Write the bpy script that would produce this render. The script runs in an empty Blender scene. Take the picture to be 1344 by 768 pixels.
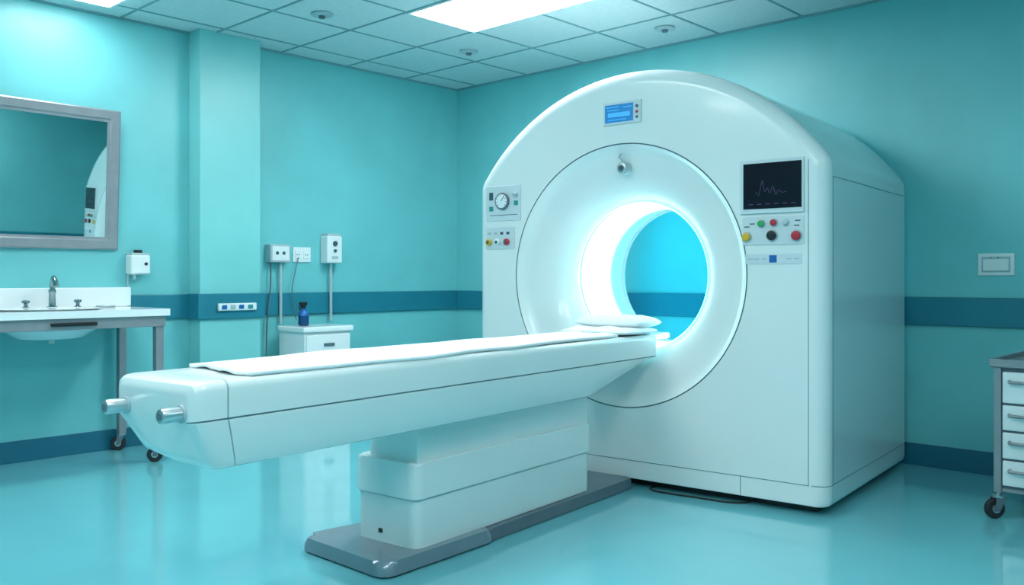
import bpy, bmesh, math, random
from mathutils import Vector, Matrix
random.seed(3)
S=bpy.context.scene
S.view_settings.view_transform='Standard'
pi=math.pi; cos=math.cos; sin=math.sin

# ---------------- materials ----------------
def mat(name,col,rough=0.5,metal=0.0,var=0.0,scale=6.0,coat=0.0,em=None,es=0.0,bump=0.0,bscale=60,rvar=0.0,spec=0.5):
    m=bpy.data.materials.new(name); m.use_nodes=True
    nt=m.node_tree; b=nt.nodes['Principled BSDF']
    c=(col[0],col[1],col[2],1)
    b.inputs['Base Color'].default_value=c
    b.inputs['Roughness'].default_value=rough
    b.inputs['Metallic'].default_value=metal
    b.inputs['Specular IOR Level'].default_value=spec
    b.inputs['Coat Weight'].default_value=coat
    b.inputs['Coat Roughness'].default_value=0.08
    tc=nt.nodes.new('ShaderNodeTexCoord')
    if var>0 or rvar>0:
        n=nt.nodes.new('ShaderNodeTexNoise'); n.inputs['Scale'].default_value=scale; n.inputs['Detail'].default_value=5
        nt.links.new(tc.outputs['Object'],n.inputs['Vector'])
        if var>0:
            r=nt.nodes.new('ShaderNodeValToRGB')
            r.color_ramp.elements[0].position=0.3; r.color_ramp.elements[1].position=0.7
            r.color_ramp.elements[0].color=tuple(x*(1-var) for x in col)+(1,)
            r.color_ramp.elements[1].color=tuple(min(1,x*(1+var)) for x in col)+(1,)
            nt.links.new(n.outputs['Fac'],r.inputs['Fac']); nt.links.new(r.outputs['Color'],b.inputs['Base Color'])
        if rvar>0:
            mr=nt.nodes.new('ShaderNodeMapRange'); mr.inputs['To Min'].default_value=max(0,rough-rvar); mr.inputs['To Max'].default_value=rough+rvar
            nt.links.new(n.outputs['Fac'],mr.inputs['Value']); nt.links.new(mr.outputs['Result'],b.inputs['Roughness'])
    if bump>0:
        n2=nt.nodes.new('ShaderNodeTexNoise'); n2.inputs['Scale'].default_value=bscale; n2.inputs['Detail'].default_value=4
        nt.links.new(tc.outputs['Object'],n2.inputs['Vector'])
        bp=nt.nodes.new('ShaderNodeBump'); bp.inputs['Strength'].default_value=bump; bp.inputs['Distance'].default_value=0.01
        nt.links.new(n2.outputs['Fac'],bp.inputs['Height']); nt.links.new(bp.outputs['Normal'],b.inputs['Normal'])
    if em:
        b.inputs['Emission Color'].default_value=(em[0],em[1],em[2],1); b.inputs['Emission Strength'].default_value=es
    return m

M_wall=mat('wall_paint_mint',(0.17,0.56,0.59),0.36,var=0.07,scale=1.6,bump=0.08,bscale=90)
M_col=mat('column_paint',(0.22,0.62,0.63),0.36,var=0.05,scale=1.6,bump=0.08,bscale=90)
M_rail=mat('rail_teal',(0.013,0.20,0.28),0.4,var=0.06,scale=5)
M_base=mat('baseboard_teal',(0.010,0.14,0.22),0.4,var=0.05,scale=5)
M_floor=mat('floor_vinyl',(0.17,0.53,0.60),0.10,var=0.07,scale=0.9,coat=0.6,rvar=0.03)
M_ceil=mat('ceiling_tile',(0.60,0.72,0.74),0.8,var=0.04,scale=30)
M_grid=mat('ceiling_grid_metal',(0.20,0.38,0.42),0.5)
M_panel=mat('ceiling_light_diffuser',(1,1,1),0.5,em=(0.94,1.0,1.0),es=25)
M_panel2=mat('ceiling_light_diffuser_dimmed',(1,1,1),0.5,em=(0.95,1.0,1.0),es=15)
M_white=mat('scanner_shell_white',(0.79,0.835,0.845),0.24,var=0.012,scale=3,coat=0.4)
M_sidetint=mat('scanner_shell_reflection_tint',(0.60,0.73,0.76),0.18,var=0.012,scale=3,coat=0.4)  # white shell again, room reflections painted in as a darker teal
M_tab=mat('table_shell_white',(0.72,0.79,0.80),0.26,var=0.012,scale=3,coat=0.3)
M_seam=mat('seam_gasket',(0.13,0.25,0.29),0.6)
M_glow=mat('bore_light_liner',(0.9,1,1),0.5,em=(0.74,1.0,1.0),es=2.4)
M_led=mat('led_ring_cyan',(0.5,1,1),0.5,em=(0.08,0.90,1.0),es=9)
M_rearglow=mat('rear_flare_added_glow',(0.3,0.9,1),0.5,em=(0.10,0.80,1.0),es=0.75)  # glow added on the rear flare to brighten the wall seen through the bore
M_liner=mat('bore_liner_white',(0.50,0.76,0.82),0.3,var=0.02)
M_grey=mat('base_grey',(0.25,0.30,0.35),0.22,metal=0.3,var=0.04,scale=8)
M_greyd=mat('base_grey_dark',(0.12,0.16,0.20),0.35,var=0.06,scale=8)
M_steel=mat('brushed_steel',(0.55,0.60,0.62),0.28,metal=0.9,var=0.05,scale=20)
M_frame=mat('mirror_frame_metal',(0.29,0.31,0.34),0.38,metal=0.4,var=0.06,scale=12)
M_chrome=mat('chrome',(0.35,0.4,0.42),0.15,metal=1.0,var=0.02)
M_mirror=mat('mirror_glass',(0.84,0.94,0.94),0.015,metal=1.0,var=0.01)
M_plast=mat('white_plastic',(0.78,0.84,0.86),0.35,var=0.02)
M_plg=mat('grey_plastic',(0.42,0.52,0.56),0.4,var=0.03)
M_cer=mat('white_ceramic',(0.84,0.88,0.90),0.15,var=0.01,coat=0.4)
M_black=mat('black_plastic',(0.012,0.014,0.018),0.3,var=0.1)
M_rub=mat('black_rubber',(0.015,0.017,0.02),0.6,var=0.1)
M_screen=mat('monitor_glass_dark',(0.006,0.005,0.014),0.12,var=0.05,spec=0.25)
M_trace=mat('screen_trace',(0.06,0.04,0.12),0.5,em=(0.12,0.08,0.22),es=0.3)
M_lcd=mat('lcd_blue',(0.02,0.16,0.42),0.2,em=(0.02,0.20,0.46),es=0.5)
M_lcdt=mat('lcd_bright_bar',(0.06,0.36,0.7),0.3,em=(0.05,0.36,0.7),es=0.5)
M_plate=mat('control_plate',(0.62,0.70,0.74),0.4,var=0.02)
M_red=mat('knob_red',(0.50,0.02,0.04),0.3,var=0.05)
M_yel=mat('knob_yellow',(0.70,0.42,0.03),0.3,var=0.05)
M_grn=mat('knob_green',(0.02,0.35,0.10),0.3,var=0.05)
M_blue=mat('blue_plastic',(0.01,0.12,0.42),0.3,var=0.05)
M_drk=mat('marking_dark',(0.04,0.09,0.12),0.5)
M_teal=mat('marking_teal',(0.02,0.30,0.30),0.5)
M_cloth=mat('sheet_cloth',(0.87,0.91,0.93),0.85,var=0.02,scale=10,bump=0.25,bscale=160)
M_water=mat('bottle_blue_liquid',(0.01,0.06,0.18),0.12,var=0.05)

# ---------------- helpers ----------------
class G:
    """A frame (origin + rotation) with one named Empty; parts are in frame coordinates."""
    def __init__(s,name,pivot=(0,0,0),frame=Matrix.Identity(4),tilt=None):
        s.p=Vector(pivot)
        s.e=bpy.data.objects.new(name,None); S.collection.objects.link(s.e)
        s.e.empty_display_size=0.1
        s.e.matrix_world=frame@Matrix.Translation(s.p)@(tilt if tilt is not None else Matrix.Identity(4))
def link(name,me,g,mats):
    if not isinstance(mats,(list,tuple)): mats=[mats]
    for m in mats: me.materials.append(m)
    o=bpy.data.objects.new(name,me); S.collection.objects.link(o)
    if g is not None:
        o.parent=g.e; o.location=-g.p
    return o
def smooth(me,ang=35):
    for p in me.polygons: p.use_smooth=True
    me.set_sharp_from_angle(angle=math.radians(ang))
def from_bm(name,bm,g,mats,ang=35):
    bmesh.ops.recalc_face_normals(bm,faces=bm.faces[:])
    me=bpy.data.meshes.new(name); bm.to_mesh(me); bm.free()
    smooth(me,ang)
    return link(name,me,g,mats)
def wn(o):
    m=o.modifiers.new('wn','WEIGHTED_NORMAL'); m.keep_sharp=True; m.weight=100
    return o
def box(name,lo,hi,m,g=None,bev=0.0,seg=3):
    bm=bmesh.new()
    lo=Vector(lo); hi=Vector(hi)
    bmesh.ops.create_cube(bm,size=1)
    for v in bm.verts:
        v.co=Vector([(lo[i]+hi[i])/2+v.co[i]*(hi[i]-lo[i]) for i in range(3)])
    if bev>0:
        bmesh.ops.bevel(bm,geom=bm.edges[:],offset=bev,segments=seg,affect='EDGES',profile=0.5)
    return wn(from_bm(name,bm,g,m))
def prism(name,poly,z0,z1,m,g=None,bev=0.0,seg=3):
    bm=bmesh.new()
    a=[bm.verts.new((x,y,z0)) for x,y in poly]; b=[bm.verts.new((x,y,z1)) for x,y in poly]
    bm.faces.new(a[::-1]); top=bm.faces.new(b); n=len(poly)
    for i in range(n): bm.faces.new((a[i],a[(i+1)%n],b[(i+1)%n],b[i]))
    if bev>0:
        bmesh.ops.bevel(bm,geom=list(top.edges),offset=bev,segments=seg,affect='EDGES',profile=0.5)
    return wn(from_bm(name,bm,g,m,ang=50))
def roundpoly(poly,r,n=6):
    out=[]; N=len(poly)
    for i in range(N):
        p0=Vector(poly[i-1]);p=Vector(poly[i]);p1=Vector(poly[(i+1)%N])
        d0=(p0-p);d1=(p1-p)
        rr=min(r,d0.length*.45,d1.length*.45)
        a=p+d0.normalized()*rr; b=p+d1.normalized()*rr
        for k in range(n+1):
            t=k/n; q=a*(1-t)**2+p*2*t*(1-t)+b*t*t; out.append((q.x,q.y))
    return out
def cyl(name,p0,p1,r,m,g=None,n=28,r2=None,bev=0.0):
    p0=Vector(p0);p1=Vector(p1);d=p1-p0;L=d.length
    bm=bmesh.new()
    bmesh.ops.create_cone(bm,cap_ends=True,segments=n,radius1=r,radius2=r if r2 is None else r2,depth=L)
    if bev>0:
        es=[e for e in bm.edges if abs(e.verts[0].co.z-e.verts[1].co.z)<1e-6]
        bmesh.ops.bevel(bm,geom=es,offset=bev,segments=3,affect='EDGES',profile=0.5)
    q=d.normalized().to_track_quat('Z','Y').to_matrix().to_4x4()
    bmesh.ops.transform(bm,matrix=Matrix.Translation((p0+p1)/2)@q,verts=bm.verts[:])
    return from_bm(name,bm,g,m)
def lathe(name,prof,center,m,g=None,n=40,axis='Z',sx=1,sy=1,mi=None):
    bm=bmesh.new(); rings=[]
    for r,z in prof:
        ring=[]
        for i in range(n):
            t=2*pi*i/n
            if axis=='Z': co=(r*cos(t)*sx,r*sin(t)*sy,z)
            elif axis=='Y': co=(r*cos(t),z,r*sin(t))
            else: co=(z,r*cos(t),r*sin(t))
            ring.append(bm.verts.new(Vector(co)+Vector(center)))
        rings.append(ring)
    for k in range(len(rings)-1):
        for i in range(n):
            f=bm.faces.new((rings[k][i],rings[k][(i+1)%n],rings[k+1][(i+1)%n],rings[k+1][i]))
            if mi: f.material_index=mi[k]
    if prof[0][0]>1e-4: bm.faces.new(rings[0])
    if prof[-1][0]>1e-4: bm.faces.new(rings[-1])
    bmesh.ops.remove_doubles(bm,verts=bm.verts[:],dist=1e-5)
    return from_bm(name,bm,g,m)
def tube(name,pts,r,m,g=None,n=12,sub=8):
    P=[Vector(p) for p in pts]; Q=[]
    if sub>1 and len(P)>2:
        E=[P[0]*2-P[1]]+P+[P[-1]*2-P[-2]]
        for i in range(1,len(E)-2):
            for k in range(sub):
                t=k/sub; a,b,c,d=E[i-1],E[i],E[i+1],E[i+2]
                Q.append(0.5*((2*b)+(c-a)*t+(2*a-5*b+4*c-d)*t*t+(3*b-a-3*c+d)*t**3))
        Q.append(P[-1])
    else: Q=P
    bm=bmesh.new(); rings=[]; up=None
    for i,p in enumerate(Q):
        t=(Q[min(i+1,len(Q)-1)]-Q[max(i-1,0)]).normalized()
        if up is None:
            up=Vector((0,0,1)) if abs(t.z)<0.9 else Vector((1,0,0))
        u=(up-t*up.dot(t)).normalized(); v=t.cross(u); up=u
        rings.append([bm.verts.new(p+u*r*cos(2*pi*k/n)+v*r*sin(2*pi*k/n)) for k in range(n)])
    for a,b in zip(rings,rings[1:]):
        for k in range(n): bm.faces.new((a[k],a[(k+1)%n],b[(k+1)%n],b[k]))
    bm.faces.new(rings[0]); bm.faces.new(rings[-1])
    return from_bm(name,bm,g,m)
def torus(name,c,R,r,m,g=None,axis='Y',n=96,k=14):
    bm=bmesh.new(); rings=[]
    for i in range(n):
        t=2*pi*i/n; ring=[]
        for j in range(k):
            s=2*pi*j/k; rr=R+r*cos(s); h=r*sin(s)
            co=(rr*cos(t),h,rr*sin(t)) if axis=='Y' else (rr*cos(t),rr*sin(t),h)
            ring.append(bm.verts.new(Vector(co)+Vector(c)))
        rings.append(ring)
    for i in range(n):
        for j in range(k): bm.faces.new((rings[i][j],rings[i][(j+1)%k],rings[(i+1)%n][(j+1)%k],rings[(i+1)%n][j]))
    return from_bm(name,bm,g,m)
def caster(name,x,y,r,ztop,g,ang=0.3):
    dx,dy=cos(ang),sin(ang); nx,ny=-dy,dx; w=r*0.32
    cx,cy=x+dx*r*0.4,y+dy*r*0.4
    o=lathe(name+'_tyre',[(r*.45,-w),(r*.9,-w),(r,-w*.5),(r,w*.5),(r*.9,w),(r*.45,w)],(0,0,0),M_rub,g,n=28,axis='X')
    o.location=Vector((cx,cy,r))-g.p; o.rotation_euler=(0,0,ang+pi/2)
    cyl(name+'_hub',(cx-nx*w*1.3,cy-ny*w*1.3,r),(cx+nx*w*1.3,cy+ny*w*1.3,r),r*.42,M_steel,g,n=20)
    for s in (-1,1):
        bx,by=cx+nx*w*1.5*s,cy+ny*w*1.5*s
        bm=bmesh.new()
        pts=[(bx-dx*r*.25,by-dy*r*.25,r*.8),(bx+dx*r*.25,by+dy*r*.25,r*.8),(x+nx*w*1.5*s+dx*r*.5,y+ny*w*1.5*s+dy*r*.5,r*2.15),(x+nx*w*1.5*s-dx*r*.5,y+ny*w*1.5*s-dy*r*.5,r*2.15)]
        a=[bm.verts.new(p) for p in pts]; b=[bm.verts.new((p[0]+nx*.004*s,p[1]+ny*.004*s,p[2])) for p in pts]
        bm.faces.new(a);bm.faces.new(b)
        for i in range(4): bm.faces.new((a[i],a[(i+1)%4],b[(i+1)%4],b[i]))
        from_bm(name+'_fork',bm,g,M_greyd)
    cyl(name+'_swivel',(x,y,r*2.1),(x,y,r*2.3),r*.6,M_steel,g,n=20)
    cyl(name+'_stem',(x,y,r*2.25),(x,y,ztop),r*.22,M_steel,g,n=16)

# ---------------- room ----------------
XR,YB,X0,Y0,H=5.91,6.28,-1.8,-1.2,3.04
box('floor',(X0-.1,Y0-.1,-.1),(XR+.1,YB+.1,0),M_floor)
box('wall_back',(X0,YB,0),(XR,YB+.1,H),M_wall)
box('wall_right',(XR,Y0,0),(XR+.1,YB+.1,H),M_wall)
box('wall_front',(X0,Y0-.1,0),(XR,Y0,H),M_wall)
box('wall_left',(X0-.1,Y0-.1,0),(X0,YB+.1,H),M_wall)
box('ceiling',(X0-.1,Y0-.1,H),(XR+.1,YB+.1,H+.1),M_ceil)
box('wall_column',(3.16,YB-.17,0),(3.66,YB,H),M_col,bev=.006,seg=2)
def rail(name,lo,hi): box(name,lo,hi,M_rail,bev=.008,seg=2)
rail('trim_1',(X0,YB-.025,.90),(3.16,YB,1.08))
rail('trim_2',(3.135,YB-.195,.895),(3.685,YB-.17,1.085))
rail('trim_3',(3.66,YB-.025,.90),(XR,YB,1.08))
rail('trim_4',(XR-.025,Y0,.90),(XR,YB-.025,1.08))
rail('trim_5',(3.135,YB-.17,.895),(3.16,YB-.025,1.085))
rail('trim_6',(X0,Y0,.90),(XR-.025,Y0+.025,1.08))
box('baseboard_back',(X0,YB-.015,0),(3.16,YB,.14),M_base,bev=.004)
box('baseboard_back.001',(3.66,YB-.015,0),(XR,YB,.14),M_base,bev=.004)
box('baseboard_column',(3.15,YB-.185,0),(3.67,YB-.17,.14),M_base,bev=.004)
box('baseboard_right',(XR-.015,Y0,0),(XR,YB-.015,.14),M_base,bev=.004)
bm=bmesh.new()
def addbox(bm,lo,hi):
    r=bmesh.ops.create_cube(bm,size=1)
    for v in r['verts']: v.co=Vector([(lo[i]+hi[i])/2+v.co[i]*(hi[i]-lo[i]) for i in range(3)])
xs=[4.6+.65*k for k in range(-9,2)]; ys=[4.7+.65*k for k in range(-9,3)]
for x in xs: addbox(bm,(x-.008,Y0,H-.006),(x+.008,YB,H))
for y in ys: addbox(bm,(X0,y-.008,H-.0055),(XR,y+.008,H))
from_bm('trim_ceiling_grid',bm,None,M_grid)
box('trim_ceiling_edge_back',(X0,YB-.015,H-.015),(XR,YB,H),M_grid)
box('trim_ceiling_edge_right',(XR-.015,Y0,H-.015),(XR,YB-.015,H),M_grid)
def lightpanel(x0,y0,x1,y1,m):
    g=G('ceiling_light_panel',((x0+x1)/2,(y0+y1)/2,H))
    box('diffuser',(x0+.02,y0+.02,H-.012),(x1-.02,y1-.02,H-.0065),m,g)
    for lo,hi in (((x0,y0),(x1,y0+.02)),((x0,y1-.02),(x1,y1)),((x0,y0+.02),(x0+.02,y1-.02)),((x1-.02,y0+.02),(x1,y1-.02))):
        box('frame',(lo[0],lo[1],H-.014),(hi[0],hi[1],H-.0065),M_plast,g)
lightpanel(3.95,3.40,4.60,4.70,M_panel)
lightpanel(1.95,5.47,2.50,6.07,M_panel2)
lightpanel(1.35,2.75,2.00,4.05,M_panel2)
lightpanel(1.35,0.15,2.00,1.45,M_panel2)
lightpanel(-.6,2.75,.05,4.05,M_panel2)
lightpanel(-.6,0.15,.05,1.45,M_panel2)
lightpanel(3.30,-1.0,3.95,-.35,M_panel2)  # extra unseen panel, added to brighten wall_front in the mirror reflection
for x,y in ((3.57,5.16),(4.97,5.14),(5.49,3.61)):
    g=G('ceiling_sprinkler',(x,y,H))
    lathe('plate',[(0,H-.004),(.075,H-.004),(.075,H-.012),(.06,H-.018),(0,H-.018)],(x,y,0),M_plg,g)
    lathe('head',[(0,H-.017),(.025,H-.017),(.02,H-.035),(0,H-.037)],(x,y,0),M_greyd,g)

# ---------------- scanner ----------------
ANG=math.radians(5.66-90)
F=Matrix.Translation((4.2765,1.860,0))@Matrix.Rotation(ANG,4,'Z')
W=2.26; DEP=1.58; BX,BZ=-1.18,1.215; RO=.76; RB=.44
gs=G('mri_scanner',(-1.13,.75,0),F)
zs,za=1.80,2.40; sag=za-zs; RA=((W/2)**2+sag**2)/(2*sag); zc=za-RA
pts=[]
def seg(a,b,st=.022):
    n=max(1,int(round((Vector(b)-Vector(a)).length/st)))
    for i in range(n): pts.append(Vector(a).lerp(Vector(b),i/n))
seg((-W,.04),(0,.04)); seg((0,.04),(0,zs))
a0=math.atan2(zs-zc,W/2); n=110
for i in range(n):
    t=a0+(pi-2*a0)*i/n; pts.append(Vector((-W/2+RA*cos(t),zc+RA*sin(t))))
seg((-W,zs),(-W,.04))
for it in range(2):
    N=len(pts); pts=[pts[i]*.5+(pts[i-1]+pts[(i+1)%N])*.25 for i in range(N)]
N=len(pts)
ins=[]; FL=.075
for i in range(N):
    p=pts[i]; t=(pts[(i+1)%N]-pts[i-1]).normalized(); nn=Vector((t.y,-t.x))
    tx=p.x-nn.x*FL; tz=p.y-nn.y*(FL if nn.y>0 else .012)
    tx=min(max(tx,-W+FL+.0),-FL)
    if nn.y<=0.0: tz=max(tz,.052)
    ins.append(p-Vector((tx,tz)))
rings=[]; mats_idx=[]
def ring_r(r,d,mi=0):
    R=[]
    for p in pts:
        a=math.atan2(p.y-BZ,p.x-BX); R.append((BX+r*cos(a),d,BZ+r*sin(a)))
    rings.append(R); mats_idx.append(mi)
def ring_o(f,d,mi=0,k=0.0):
    R=[]
    for p,q in zip(pts,ins):
        x=p.x-q.x*f; z=p.y-q.y*f
        R.append((x+(BX-x)*k,d,z+(BZ-z)*k))
    rings.append(R); mats_idx.append(mi)
# mats: 0 white 1 seam 2 glow 3 liner 4 side with painted reflection tint 5 added rear glow
BE=.80
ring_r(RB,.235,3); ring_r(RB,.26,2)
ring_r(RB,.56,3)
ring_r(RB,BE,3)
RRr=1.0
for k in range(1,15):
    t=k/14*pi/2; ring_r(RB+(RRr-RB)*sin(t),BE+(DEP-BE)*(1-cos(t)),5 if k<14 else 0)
ring_o(1,DEP,0,.01)
for k in range(0,9):
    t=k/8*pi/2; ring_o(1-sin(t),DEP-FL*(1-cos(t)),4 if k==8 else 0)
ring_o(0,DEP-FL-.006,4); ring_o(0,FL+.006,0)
for k in range(8,-1,-1):
    t=k/8*pi/2; ring_o(1-sin(t),FL*(1-cos(t)),0)
ring_o(1,0,0,.01)
ring_r(RO+.012,0,0); ring_r(RO+.006,0,1); ring_r(RO+.005,.008,1); ring_r(RO,.008,1); ring_r(RO-.001,0,0)
for r,d in ((.752,.006),(.738,.026),(.715,.046),(.685,.058),(.655,.066),(.62,.074),(.59,.083),(.565,.093),(.54,.107),(.515,.124),(.495,.142),(.478,.161),(.464,.180),(.453,.198),(.446,.213)): ring_r(r,d,0)
ring_r(RB+.001,.228,0)
bm=bmesh.new()
V=[[bm.verts.new(c) for c in R] for R in rings]
K=len(V)
for k in range(K):
    A=V[k];B=V[(k+1)%K]
    for i in range(N):
        f=bm.faces.new((A[i],A[(i+1)%N],B[(i+1)%N],B[i])); f.material_index=mats_idx[k]
bmesh.ops.remove_doubles(bm,verts=bm.verts[:],dist=1e-5)
wn(from_bm('gantry_shell',bm,gs,[M_white,M_seam,M_glow,M_liner,M_sidetint,M_rearglow],ang=28))
torus('bore_led_ring',(BX,.230,BZ),RB+.001,.006,M_led,gs)
torus('bore_inner_lip',(BX,.575,BZ),RB-.004,.022,M_white,gs)
torus('bore_inner_trim',(BX,.77,BZ),RB-.002,.012,M_plg,gs)
prism('plinth',[(-W+.08,.10),(-.08,.10),(-.08,DEP-.08),(-W+.08,DEP-.08)],0,.06,M_black,gs)
e=.0015
box('seam_front_right',(-.094,-e,.15),(-.0905,.006,1.80),M_seam,gs)
box('seam_front_bottom',(-W+.09,-e,.150),(-.0905,.006,.1535),M_seam,gs)
box('seam_skirt_split',(-.455,-e,.055),(-.4515,.006,.150),M_seam,gs)
box('seam_side_bottom',(-.004,FL,.150),(e,DEP-FL,.1535),M_seam,gs)
box('seam_side_top',(-.004,FL+.02,1.715),(e,DEP-FL,1.7185),M_seam,gs)
box('seam_side_front',(-.004,FL+.018,.150),(e,FL+.0215,1.718),M_seam,gs)
def corner_strip(z0,z1,m,name):
    bm=bmesh.new(); A=[];B=[]
    for k in range(13):
        t=k/12*pi/2; x=-FL+(FL+e)*sin(t); y=FL-(FL+e)*cos(t)
        A.append(bm.verts.new((x,y,z0)));B.append(bm.verts.new((x,y,z1)))
    for k in range(12): bm.faces.new((A[k],A[k+1],B[k+1],B[k]))
    return from_bm(name,bm,gs,m)
corner_strip(.150,.1535,M_seam,'seam_corner_bottom')
def fbox(name,w0,w1,z0,z1,th,m,bev=0.0,base=0.0):
    return box(name,(-w1,-base-th,z0),(-w0,-base+ (0.004 if base==0 else 0.0005),z1),m,gs,bev=bev,seg=2)
def knob(name,w,z,r,th,m,base):
    return cyl(name,(-w,-base,z),(-w,-base-th,z),r,m,gs,n=24,bev=min(r,th)*.25)
fbox('lcd_bezel',1.045,1.297,2.090,2.222,.010,M_plate,.004)
fbox('lcd_screen',1.095,1.282,2.104,2.207,.002,M_lcd,0,.010)
for i,(a,b,z) in enumerate(((1.19,1.275,2.190),(1.19,1.265,2.172),(1.105,1.16,2.185))):
    fbox('lcd_bar',a,b,z,z+.005,.001,M_lcdt,0,.012)
fbox('lcd_block',1.115,1.262,2.135,2.160,.001,M_lcdt,0,.012)
fbox('lcd_bar',1.14,1.262,2.116,2.121,.001,M_lcdt,0,.012)
knob('lcd_button',1.070,2.185,.009,.006,M_drk,.010); knob('lcd_button',1.070,2.152,.008,.006,M_red,.010); knob('lcd_button',1.070,2.122,.007,.006,M_drk,.010)
knob('laser_sensor_body',1.185,1.840,.038,.060,M_plg,-.080)
knob('laser_sensor_ring',1.185,1.840,.030,.010,M_steel,-.020)
knob('laser_sensor_lens',1.185,1.840,.016,.006,M_drk,-.011)
tube('laser_sensor_hook',[(-1.185,.030,1.872),(-1.195,.020,1.895),(-1.21,.024,1.905),(-1.205,.042,1.925)],.005,M_steel,gs)
fbox('gauge_panel',1.905,2.185,1.565,1.790,.006,M_plate,.003)
knob('gauge_rim',2.045,1.690,.055,.018,M_greyd,.006)
knob('gauge_face',2.045,1.690,.044,.002,M_plast,.0235)
for k in range(9):
    a=math.radians(220-k*32.5)
    cyl('gauge_tick',(-2.045+cos(a)*.032,-.0258,1.690+sin(a)*.032),(-2.045+cos(a)*.041,-.0258,1.690+sin(a)*.041),.0018,M_drk,gs,n=6)
cyl('gauge_needle',(-2.045,-.0265,1.690),(-2.045+.022,-.0265,1.720),.0025,M_drk,gs,n=6)
fbox('gauge_indicator',2.125,2.155,1.70,1.75,.004,M_drk,0,.006)
fbox('gauge_indicator',1.925,1.955,1.66,1.69,.004,M_teal,0,.006)
fbox('gauge_indicator',2.125,2.155,1.63,1.66,.004,M_teal,0,.006)
lathe('gauge_valve',[(0,0),(.014,0),(.014,-.02),(.006,-.03),(0,-.03)],(-1.94,-.006,1.73),M_plg,gs,n=16,axis='Y')
fbox('gauge_line',1.93,2.15,1.600,1.604,.001,M_drk,0,.006)
fbox('knob_panel',1.955,2.185,1.385,1.525,.006,M_plate,.003)
for w,m in ((2.155,M_yel),(2.085,M_plast),(2.01,M_red)):
    knob('selector_knob',w,1.430,.021,.020,m,.006)
    knob('selector_cap',w,1.430,.010,.004,M_drk,.026)
for w in (2.155,2.105,2.055,2.005): fbox('knob_mark',w-.012,w+.012,1.478,1.494,.002,M_drk if w<2.1 else M_plg,0,.006)
fbox('monitor_bezel',.112,.452,1.535,1.815,.014,M_plate,.005)
fbox('monitor_screen',.122,.430,1.560,1.797,.003,M_screen,0,.014)
tr=[(.36,.02),(.345,.0),(.335,.05),(.325,.085),(.315,.02),(.30,.04),(.285,.01),(.27,.05),(.255,.0),(.24,.025),(.22,.01),(.20,.015)]
tube('screen_trace_line',[(-w,-.0175,1.63+z*.9) for w,z in tr],.0011,M_trace,gs,n=5,sub=3)
for k in range(6): fbox('screen_mark',.15+k*.045,.175+k*.045,1.582,1.585,.0006,M_trace,0,.017)
fbox('button_panel',.112,.440,1.372,1.520,.006,M_plate,.003)
for w,z,r,m in ((.335,1.483,.017,M_grn),(.268,1.486,.017,M_red),(.205,1.486,.014,M_plg),(.415,1.415,.022,M_yel),(.278,1.420,.025,M_black),(.150,1.416,.024,M_red)):
    knob('button_ring',w,z,r*1.25,.004,M_plg,.006); knob('push_button',w,z,r,.016,m,.010)
for w,z in ((.415,1.465),(.385,1.480),(.150,1.465),(.145,1.49)): fbox('button_mark',w-.014,w+.014,z,z+.006,.001,M_drk,0,.006)
fbox('info_label',.125,.425,1.272,1.325,.003,M_plate,.001)
fbox('info_label_square',.255,.295,1.280,1.318,.001,M_blue,0,.003)
for w in (.15,.19,.32,.36,.395): fbox('info_label_line',w-.012,w+.014,1.296,1.302,.0008,M_plg,0,.003)

# ---------------- patient table ----------------
TX=-1.24
gt=G('patient_table',(TX,-1.2,0),F)
ZB=.582
half=[(0,.875),(.10,.875),(.205,.875),(.222,.872),(.234,.862),(.24,.845),(.24,.80),(.24,.755),(.235,.7535),(.235,.7485),(.24,.747),(.2395,.735),(.226,.665),(.214,.608),(.206,.590),(.186,ZB),(.10,ZB),(0,ZB)]
sec=half+[(-x,z) for x,z in half[-2:0:-1]]
st=[(-2.880,.045,1,1),(-2.878,.030,1,1),(-2.868,.012,1,1),(-2.850,.003,1,1),(-2.825,0,.97,1),(-2.762,0,.70,1),(-2.761,.004,.695,1),(-2.757,.004,.68,1),(-2.756,0,.675,1),(-2.65,0,.25,1),(-2.5,0,0,1),(-1.5,0,0,1),(-.58,0,0,1),(-.54,0,0,.97),(.02,0,0,.12),(.09,0,0,.06),(.10,.01,0,.05)]
bm=bmesh.new(); R=[]
for y,i_,sl,k in st:
    ring=[]
    for x,z in sec:
        xx=x*(1-i_/.24); zz=(z-.74)*(1-i_/.135)+.74; yy=y
        if x<0 and z<.74: xx*=1-.18*(.74-z)/.16; zz+=.030*(-x/.24)*(.74-z)/.16
        if z<.7495: zz=.7495-(.7495-zz)*k
        if zz<.75: yy=y+sl*.075*(.75-zz)/.17
        ring.append(bm.verts.new((TX+xx,yy,zz)))
    R.append(ring)
n=len(sec)
for k in range(len(R)-1):
    for i in range(n):
        f=bm.faces.new((R[k][i],R[k][(i+1)%n],R[k+1][(i+1)%n],R[k+1][i]))
        zmid=(sec[i][1]+sec[(i+1)%n][1])/2
        if k==6 or (abs(zmid-.751)<.002): f.material_index=1
bm.faces.new(R[0]);bm.faces.new(R[-1])
from_bm('table_body',bm,gt,[M_tab,M_seam],ang=32)
box('cradle_tongue',(-1.37,.02,.838),(-1.05,.36,.874),M_tab,gt,bev=.012)
for i,x in enumerate((-1.07,-1.40)):
    cyl('end_handle',(x,-2.84,.775),(x,-2.955,.775),.024,M_steel,gt,bev=.005)
    cyl('end_handle_collar',(x,-2.82,.775),(x,-2.888,.775),.030,M_plg,gt,bev=.004)
    cyl('end_handle_bore',(x,-2.950,.775),(x,-2.957,.775),.013,M_greyd,gt)
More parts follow.
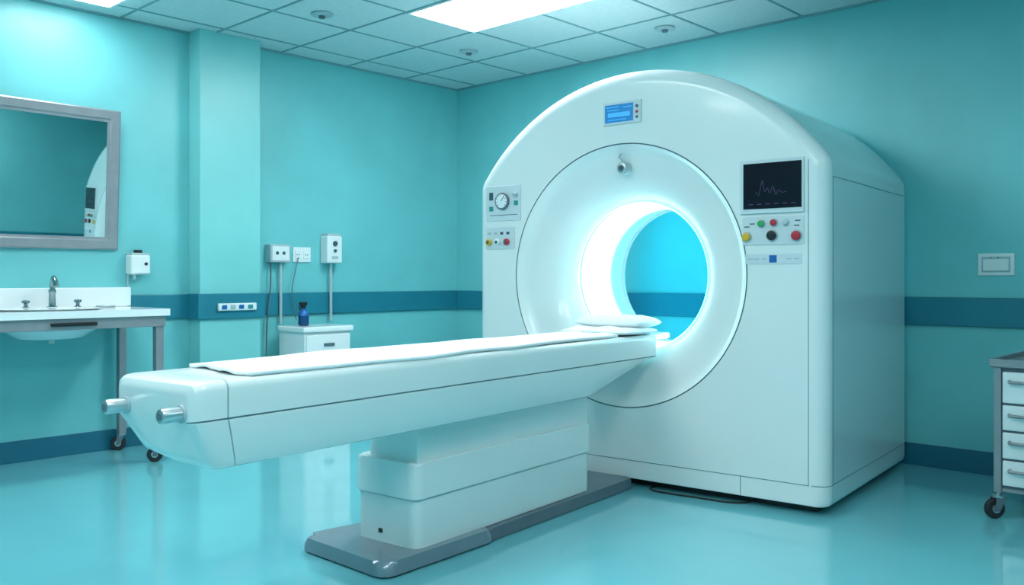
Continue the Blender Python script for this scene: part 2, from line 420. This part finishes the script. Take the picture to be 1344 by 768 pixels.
def rbox(name,x0,x1,y0,y1,z0,z1,m,r=.04,bev=.01):
    return prism(name,roundpoly([(x0,y0),(x1,y0),(x1,y1),(x0,y1)],r),z0,z1,m,gt,bev=bev)
rbox('pedestal_upper',-1.42,-1.13,-1.75,-.44,.40,.600,M_tab,.008,.002)
rbox('pedestal_lower_top',-1.485,-1.11,-1.785,-.42,.275,.425,M_tab,.05,.014)
rbox('pedestal_lower_gap',-1.480,-1.115,-1.780,-.425,.268,.280,M_plg,.05,.002)
rbox('pedestal_lower_skirt',-1.478,-1.117,-1.775,-.43,.065,.270,M_tab,.05,.006)
box('pedestal_socket',(-1.34,-1.778,.105),(-1.315,-1.772,.125),M_black,gt,bev=.003)
prism('base_foot',roundpoly([(-1.68,-1.93),(-1.09,-1.985),(-1.065,-1.30),(-1.53,-1.26)],.07),0.008,.068,M_grey,gt,bev=.045,seg=5)
prism('base_track',roundpoly([(-1.52,-1.33),(-1.085,-1.33),(-1.085,-.03),(-1.52,-.03)],.03),0.004,.062,M_greyd,gt,bev=.015)
prism('base_gasket',roundpoly([(-1.64,-1.90),(-1.11,-1.95),(-1.095,-.04),(-1.50,-.04)],.05),0,.02,M_black,gt)

# bed sheet
gsh=G('bed_sheet',(TX,-1.3,.88),F)
bm=bmesh.new(); NU,NW=170,44; Gd=[]
def sm01(t): t=max(0,min(1,t)); return t*t*(3-2*t)
for i in range(NU+1):
    row=[]
    for j in range(NW+1):
        a=i/NU;b=j/NW
        u=2.64-a*2.37
        hang=sm01((u-.5)/.8)
        w0=1.040-hang*(.020+.006*sin(u*4.1)+.004*sin(u*11+1))+.003*sin(u*9); w1=1.440+.005*sin(u*4+2)
        w=w0+(w1-w0)*b
        u2=u+(1-a)**6*(.030*sin(b*5+.5))
        zt=.8835; ex=1.034-w
        lift=(.005*(1+sin(w*17+u*2.3))*.5+.004*max(0,sin(u*7+w*9))+.006*max(0,sin(u*2.2+w*30-1)))*sm01((w-1.02)/.06)*sm01((1-b)/.12)
        if ex>0:
            t=min(ex/.042,1.5); wx=1.034-.042*sin(t); zz=zt-.040*(1-cos(t))-max(0,ex-.063)
        else: wx=w; zz=zt
        row.append(bm.verts.new((-wx,-u2,zz+lift)))
    Gd.append(row)
for i in range(NU):
    for j in range(NW): bm.faces.new((Gd[i][j],Gd[i+1][j],Gd[i+1][j+1],Gd[i][j+1]))
o=from_bm('sheet_cloth',bm,gsh,M_cloth,ang=80)
sm=o.modifiers.new('thick','SOLIDIFY'); sm.thickness=.013; sm.offset=0
# folded pillow
gp=G('folded_pillow',(TX,-.03,.88),F)
def cushion(name,x0,x1,y0,y1,z0,h,m,seed):
    bm=bmesh.new(); A,B=40,26; top=[];bot=[]
    for i in range(A+1):
        rt=[];rb=[]
        for j in range(B+1):
            u=-1+2*i/A; v=-1+2*j/B
            uu=sin(u*pi/2); vv=sin(v*pi/2)
            e_=max(0,(1-abs(uu)**5)*(1-abs(vv)**3))**.5
            k=1-.05*(abs(uu)**4)*(abs(vv)**4)
            x=(x0+x1)/2+(x1-x0)/2*uu*k; y=(y0+y1)/2+(y1-y0)/2*vv*k
            wr=.003*sin(uu*9+seed)+.003*sin(vv*7+uu*5+seed*2)
            rt.append(bm.verts.new((x,y,z0+h*.45+(h*.55+wr)*e_)))
            rb.append(bm.verts.new((x,y,z0+h*.45-h*.44*e_)) if 0<i<A and 0<j<B else rt[-1])
        top.append(rt);bot.append(rb)
    for i in range(A):
        for j in range(B):
            bm.faces.new((top[i][j],top[i+1][j],top[i+1][j+1],top[i][j+1]))
            bm.faces.new((bot[i][j],bot[i][j+1],bot[i+1][j+1],bot[i+1][j]))
    return from_bm(name,bm,gp,m,ang=80)
cushion('lower_fold',-1.46,-1.005,-.24,.15,.876,.046,M_cloth,1)
cushion('upper_fold',-1.45,-1.010,-.09,.20,.908,.074,M_cloth,2)

gc=G('power_cable',(0,0,0))
def fw(x,y,z): 
    v=F@Vector((x,y,z)); return (v.x,v.y,v.z)
tube('cable',[fw(-1.02,.12,.006),fw(-.98,-.01,.006),fw(-.85,-.03,.006),fw(-.68,-.02,.006),fw(-.52,-.01,.006),fw(-.44,.04,.006),fw(-.42,.12,.006)],.005,M_rub,gc)

# ---------------- mirror ----------------
mx0,mx1,mz0,mz1,fwid=1.45,2.62,1.40,2.365,.085
gm=G('wall_mirror',(mx1,YB,mz0),tilt=Matrix.Rotation(math.radians(1.25),4,'Z')@Matrix.Rotation(math.radians(3.0),4,'X'))
box('glass',(mx0+.04,YB-.018,mz0+.04),(mx1-.04,YB-.012,mz1-.04),M_mirror,gm)
bm=bmesh.new()
def q(x,y,z): return bm.verts.new((x,y,z))
O=[(mx0,mz0),(mx1,mz0),(mx1,mz1),(mx0,mz1)]; s_=[(1,1),(-1,1),(-1,-1),(1,-1)]
lv=[(0,0),(0,-.03),(.010,-.036),(.060,-.030),(.070,-.024),(fwid,-.022),(fwid,-.012)]
VV=[[q(O[c][0]+s_[c][0]*d,YB+y,O[c][1]+s_[c][1]*d) for c in range(4)] for d,y in lv]
for k in range(len(lv)-1):
    for c in range(4): bm.faces.new((VV[k][c],VV[k][(c+1)%4],VV[k+1][(c+1)%4],VV[k+1][c]))
from_bm('frame',bm,gm,M_frame,ang=15)
box('back_board',(mx0+.01,YB-.012,mz0+.01),(mx1-.01,YB-.001,mz1-.01),M_greyd,gm)
for x in (1.7,2.4): box('hanger',(x-.02,YB-.001,mz1-.10),(x+.02,YB+.045,mz1-.06),M_greyd,gm)

# ---------------- sink counter ----------------
g=G('sink_counter',(1.9,5.95,0))
cx0,cx1,cy0,cy1,ct=1.10,2.68,5.58,6.27,1.0
bx,by,brx,bry=2.05,5.88,.29,.21
bm=bmesh.new(); NA=72; rin=[];rout=[];rin2=[];rout2=[]
angs=sorted([2*pi*k/NA for k in range(NA)]+[math.atan2(y-by,x-bx)%(2*pi) for x in(cx0,cx1) for y in(cy0,cy1)])
for a in angs:
    c,s=cos(a),sin(a); ts=[]
    if c>1e-9: ts.append((cx1-bx)/c)
    if c<-1e-9: ts.append((cx0-bx)/c)
    if s>1e-9: ts.append((cy1-by)/s)
    if s<-1e-9: ts.append((cy0-by)/s)
    t=min(ts); r=1/math.sqrt((c/brx)**2+(s/bry)**2)
    rout.append(bm.verts.new((bx+c*t,by+s*t,ct))); rout2.append(bm.verts.new((bx+c*t,by+s*t,ct-.045)))
    rin.append(bm.verts.new((bx+c*r,by+s*r,ct))); rin2.append(bm.verts.new((bx+c*r,by+s*r,ct-.045)))
n=len(angs)
for i in range(n):
    j=(i+1)%n
    bm.faces.new((rin[i],rin[j],rout[j],rout[i])); bm.faces.new((rin2[i],rin2[j],rout2[j],rout2[i]))
    bm.faces.new((rout[i],rout[j],rout2[j],rout2[i])); bm.faces.new((rin[i],rin[j],rin2[j],rin2[i]))
from_bm('countertop',bm,g,M_cer,ang=30)
pr=[(1.06,.008),(1.0,.010),(.96,.0),(.93,-.06),(.85,-.12),(.6,-.165),(.2,-.175),(0,-.176)]
pr2=[(.0,-.186),(.25,-.186),(.66,-.175),(.93,-.125),(1.0,-.045)]
lathe('basin',[(r*brx,z) for r,z in pr+pr2],(bx,by,ct),M_cer,g,n=56,sy=bry/brx)
box('backsplash',(cx0,6.235,ct),(cx1+.03,6.279,ct+.135),M_cer,g,bev=.008)
box('apron_front',(cx0,5.60,.885),(cx1-.02,5.62,.955),M_frame,g,bev=.003)
box('apron_side',(cx1-.045,5.62,.885),(cx1-.025,6.24,.955),M_frame,g,bev=.003)
box('apron_back',(cx0,6.22,.885),(cx1-.045,6.24,.955),M_frame,g,bev=.003)
box('towel_pull',(1.95,5.580,.908),(2.22,5.600,.930),M_black,g,bev=.006)
for x,y in ((2.625,5.635),(2.625,6.20),(1.16,5.635),(1.16,6.20)):
    box('leg',(x-.026,y-.026,.11),(x+.026,y+.026,.955),M_frame,g,bev=.005)
    caster('caster',x,y,.05,.12,g,ang=random.choice((2.6,3.4)))
cyl('drain_stub',(bx,by,.82),(bx,by,.79),.022,M_steel,g)
fx,fy=2.15,6.14
lathe('faucet_base',[(0,0),(.036,0),(.034,.012),(.022,.02),(.020,.10),(.024,.11),(.022,.125),(0,.13)],(fx,fy,ct),M_chrome,g,n=24)
tube('faucet_spout',[(fx,fy,ct+.10),(fx,fy-.01,ct+.17),(fx-.01,fy-.05,ct+.20),(fx-.02,fy-.10,ct+.185),(fx-.02,fy-.125,ct+.145)],.017,M_chrome,g)
tube('faucet_lever',[(fx,fy,ct+.125),(fx+.005,fy+.01,ct+.17),(fx+.02,fy+.02,ct+.215)],.008,M_chrome,g)
for x in (1.99,2.31):
    lathe('tap_handle',[(0,0),(.025,0),(.022,.012),(.012,.018),(.012,.035),(.024,.040),(.024,.055),(0,.06)],(x,fy,ct),M_chrome,g,n=20)
lathe('soap_dish',[(0,.004),(.045,.004),(.06,.016),(.066,.016),(.055,0),(0,0)],(2.47,6.08,ct),M_steel,g,n=28)

# soap dispenser
g=G('soap_dispenser',(2.75,YB,1.3))
box('body',(2.685,YB-.10,1.225),(2.825,YB,1.365),M_plast,g,bev=.015)
box('lid',(2.69,YB-.095,1.36),(2.82,YB-.002,1.378),M_plg,g,bev=.006)
cyl('pump_cap',(2.755,YB-.05,1.375),(2.755,YB-.05,1.40),.03,M_black,g,bev=.004)
cyl('nozzle',(2.72,YB-.07,1.226),(2.72,YB-.07,1.19),.010,M_plg,g)
cyl('sensor',(2.79,YB-.101,1.30),(2.79,YB-.105,1.30),.012,M_black,g,n=16)
tube('hose',[(2.70,YB-.02,1.23),(2.695,YB-.02,1.18),(2.70,YB-.018,1.137)],.006,M_plg,g)

# wall boxes
g=G('electrical_box',(3.89,YB,1.4))
box('body',(3.80,YB-.085,1.325),(3.985,YB,1.47),M_plg,g,bev=.008)
box('face',(3.815,YB-.089,1.34),(3.97,YB-.084,1.455),M_plast,g,bev=.002)
for x in(3.86,3.92): cyl('port',(x,YB-.088,1.40),(x,YB-.091,1.40),.014,M_drk,g,n=16)
tube('conduit',[(3.92,YB-.04,1.33),(3.92,YB-.04,1.1),(3.92,YB-.04,.9),(3.92,YB-.04,.83)],.012,M_plg,g)
tube('cord',[(3.83,YB-.04,1.33),(3.825,YB-.04,1.1),(3.80,YB-.04,.9),(3.79,YB-.04,.6),(3.80,YB-.04,.3)],.006,M_greyd,g)
g=G('wall_socket',(4.14,YB,1.39))
box('plate',(4.055,YB-.012,1.33),(4.225,YB,1.455),M_plast,g,bev=.004)
for x in(4.10,4.18):
    box('outlet',(x-.028,YB-.018,1.36),(x+.028,YB-.011,1.425),M_plast,g,bev=.004)
    for dx in(-.010,.010): cyl('pin_hole',(x+dx,YB-.0175,1.392),(x+dx,YB-.0195,1.392),.005,M_drk,g,n=10)
tube('cord',[(4.10,YB-.02,1.37),(4.05,YB-.05,1.25),(4.02,YB-.05,1.1),(4.04,YB-.05,.95),(4.06,YB-.05,.86)],.004,M_greyd,g)
g=G('gas_outlet_box',(4.40,YB,1.44))
box('body',(4.325,YB-.11,1.325),(4.475,YB,1.555),M_plast,g,bev=.012)
box('cap',(4.335,YB-.10,1.55),(4.465,YB-.005,1.575),M_plg,g,bev=.006)
cyl('dial',(4.40,YB-.11,1.49),(4.40,YB-.118,1.49),.022,M_drk,g,n=20); cyl('dial',(4.40,YB-.11,1.43),(4.40,YB-.118,1.43),.014,M_drk,g,n=20)
box('window',(4.37,YB-.114,1.36),(4.43,YB-.109,1.385),M_plg,g)
tube('pipe',[(4.40,YB-.05,1.33),(4.40,YB-.05,1.1),(4.40,YB-.05,.84)],.012,M_plg,g)
g=G('call_button_strip',(3.44,YB-.195,.98))
yb=YB-.195
box('plate',(3.285,yb-.022,.955),(3.60,yb,1.01),M_plast,g,bev=.006)
for x,m in ((3.33,M_blue),(3.40,M_plg),(3.47,M_blue),(3.545,M_teal)): box('key',(x-.02,yb-.030,.968),(x+.02,yb-.021,.998),m,g,bev=.004)

# bedside cabinet
g=G('bedside_cabinet',(4.085,6.0,0))
a,b,c,d=3.86,4.31,5.81,6.185
box('carcass',(a+.01,c+.015,.06),(b-.01,d-.0,.775),M_plast,g,bev=.008)
box('top',(a-.01,c-.01,.775),(b+.01,d,.82),M_cer,g,bev=.012)
for z0,z1 in ((.60,.755),(.42,.59),(.09,.41)):
    box('drawer_front',(a+.02,c-.002,z0),(b-.02,c+.02,z1),M_cer,g,bev=.006)
    box('handle_plate',((a+b)/2-.05,c-.012,(z0+z1)/2-.012),((a+b)/2+.05,c-.001,(z0+z1)/2+.012),M_greyd,g,bev=.004)
for x in(a+.04,b-.04):
    for y in(c+.06,d-.04): cyl('foot',(x,y,0),(x,y,.065),.02,M_black,g)
g=G('spray_bottle',(3.99,6.02,.82))
lathe('bottle',[(0,.82),(.036,.82),(.042,.828),(.042,.90),(.036,.925),(.018,.945),(.016,.965),(0,.965)],(3.99,6.02,0),[M_water,M_blue],g,n=28,mi=[0,0,0,1,1,1,1])
cyl('collar',(3.99,6.02,.96),(3.99,6.02,.985),.02,M_black,g)
box('trigger_head',(3.955,6.005,.983),(4.02,6.035,1.01),M_black,g,bev=.006)
tube('trigger',[(3.962,6.02,.985),(3.955,6.02,.965),(3.96,6.02,.945)],.006,M_black,g)

g=G('light_switch',(XR,1.52,1.28))
box('plate',(XR-.012,1.415,1.215),(XR,1.615,1.35),M_plast,g,bev=.005)
box('recess',(XR-.016,1.435,1.235),(XR-.011,1.595,1.33),M_plg,g,bev=.003)
box('rocker',(XR-.022,1.445,1.243),(XR-.014,1.585,1.315),M_plast,g,bev=.005)
for y in (1.50,1.54): cyl('indicator',(XR-.021,y,1.323),(XR-.024,y,1.323),.004,M_drk,g,n=10)

# ---------------- instrument cart ----------------
g=G('medical_drawer_cart',(5.15,1.0,0))
a,b,c,d=4.86,5.48,.72,1.26
for x in(a+.018,b-.018):
    for y in(c+.018,d-.018):
        box('post',(x-.018,y-.018,.13),(x+.018,y+.018,.76),M_frame,g,bev=.005)
        caster('caster',x,y,.05,.135,g,ang=random.choice((2.4,3.9)))
box('body',(a+.02,c+.02,.15),(b-.02,d-.02,.755),M_plast,g,bev=.004)
box('tray',(a-.015,c-.015,.755),(b+.015,d+.015,.775),M_frame,g,bev=.006)
for lo,hi in (((a-.015,c-.015),(a-.003,d+.015)),((b+.003,c-.015),(b+.015,d+.015)),((a-.003,c-.015),(b+.003,c-.003)),((a-.003,d+.003),(b+.003,d+.015))):
    box('tray_lip',(lo[0],lo[1],.77),(hi[0],hi[1],.797),M_frame,g,bev=.003)
box('drawer_recess',(a+.012,c+.038,.155),(a+.021,d-.038,.75),M_greyd,g)
zz=[.165,.30,.44,.575,.74]
for i in range(4):
    box('drawer',(a-.006,c+.042,zz[i]+.006),(a+.014,d-.042,zz[i+1]-.006),M_plast,g,bev=.005)
    zc_=zz[i+1]-.05
    y0_,y1_=c+.085,d-.075
    tube('drawer_handle',[(a-.004,y0_,zc_),(a-.030,y0_+.006,zc_-.002),(a-.034,y0_+.04,zc_-.003),(a-.034,y1_-.04,zc_-.003),(a-.030,y1_-.006,zc_-.002),(a-.004,y1_,zc_)],.008,M_frame,g,sub=4)
box('bottom_shelf',(a+.01,c+.01,.135),(b-.01,d-.01,.152),M_frame,g,bev=.004)

# ---------------- world + camera ----------------
w=bpy.data.worlds.new('World'); S.world=w; w.use_nodes=True
w.node_tree.nodes['Background'].inputs[0].default_value=(0.3,0.6,0.65,1); w.node_tree.nodes['Background'].inputs[1].default_value=0.1
cam=bpy.data.cameras.new('camera'); co=bpy.data.objects.new('camera',cam); S.collection.objects.link(co)
co.location=(0,0,1.2); co.rotation_euler=(pi/2,0,math.radians(-46.84))
cam.sensor_width=36; cam.lens=31.0; cam.shift_y=-19/1344; cam.clip_start=.05
S.camera=co
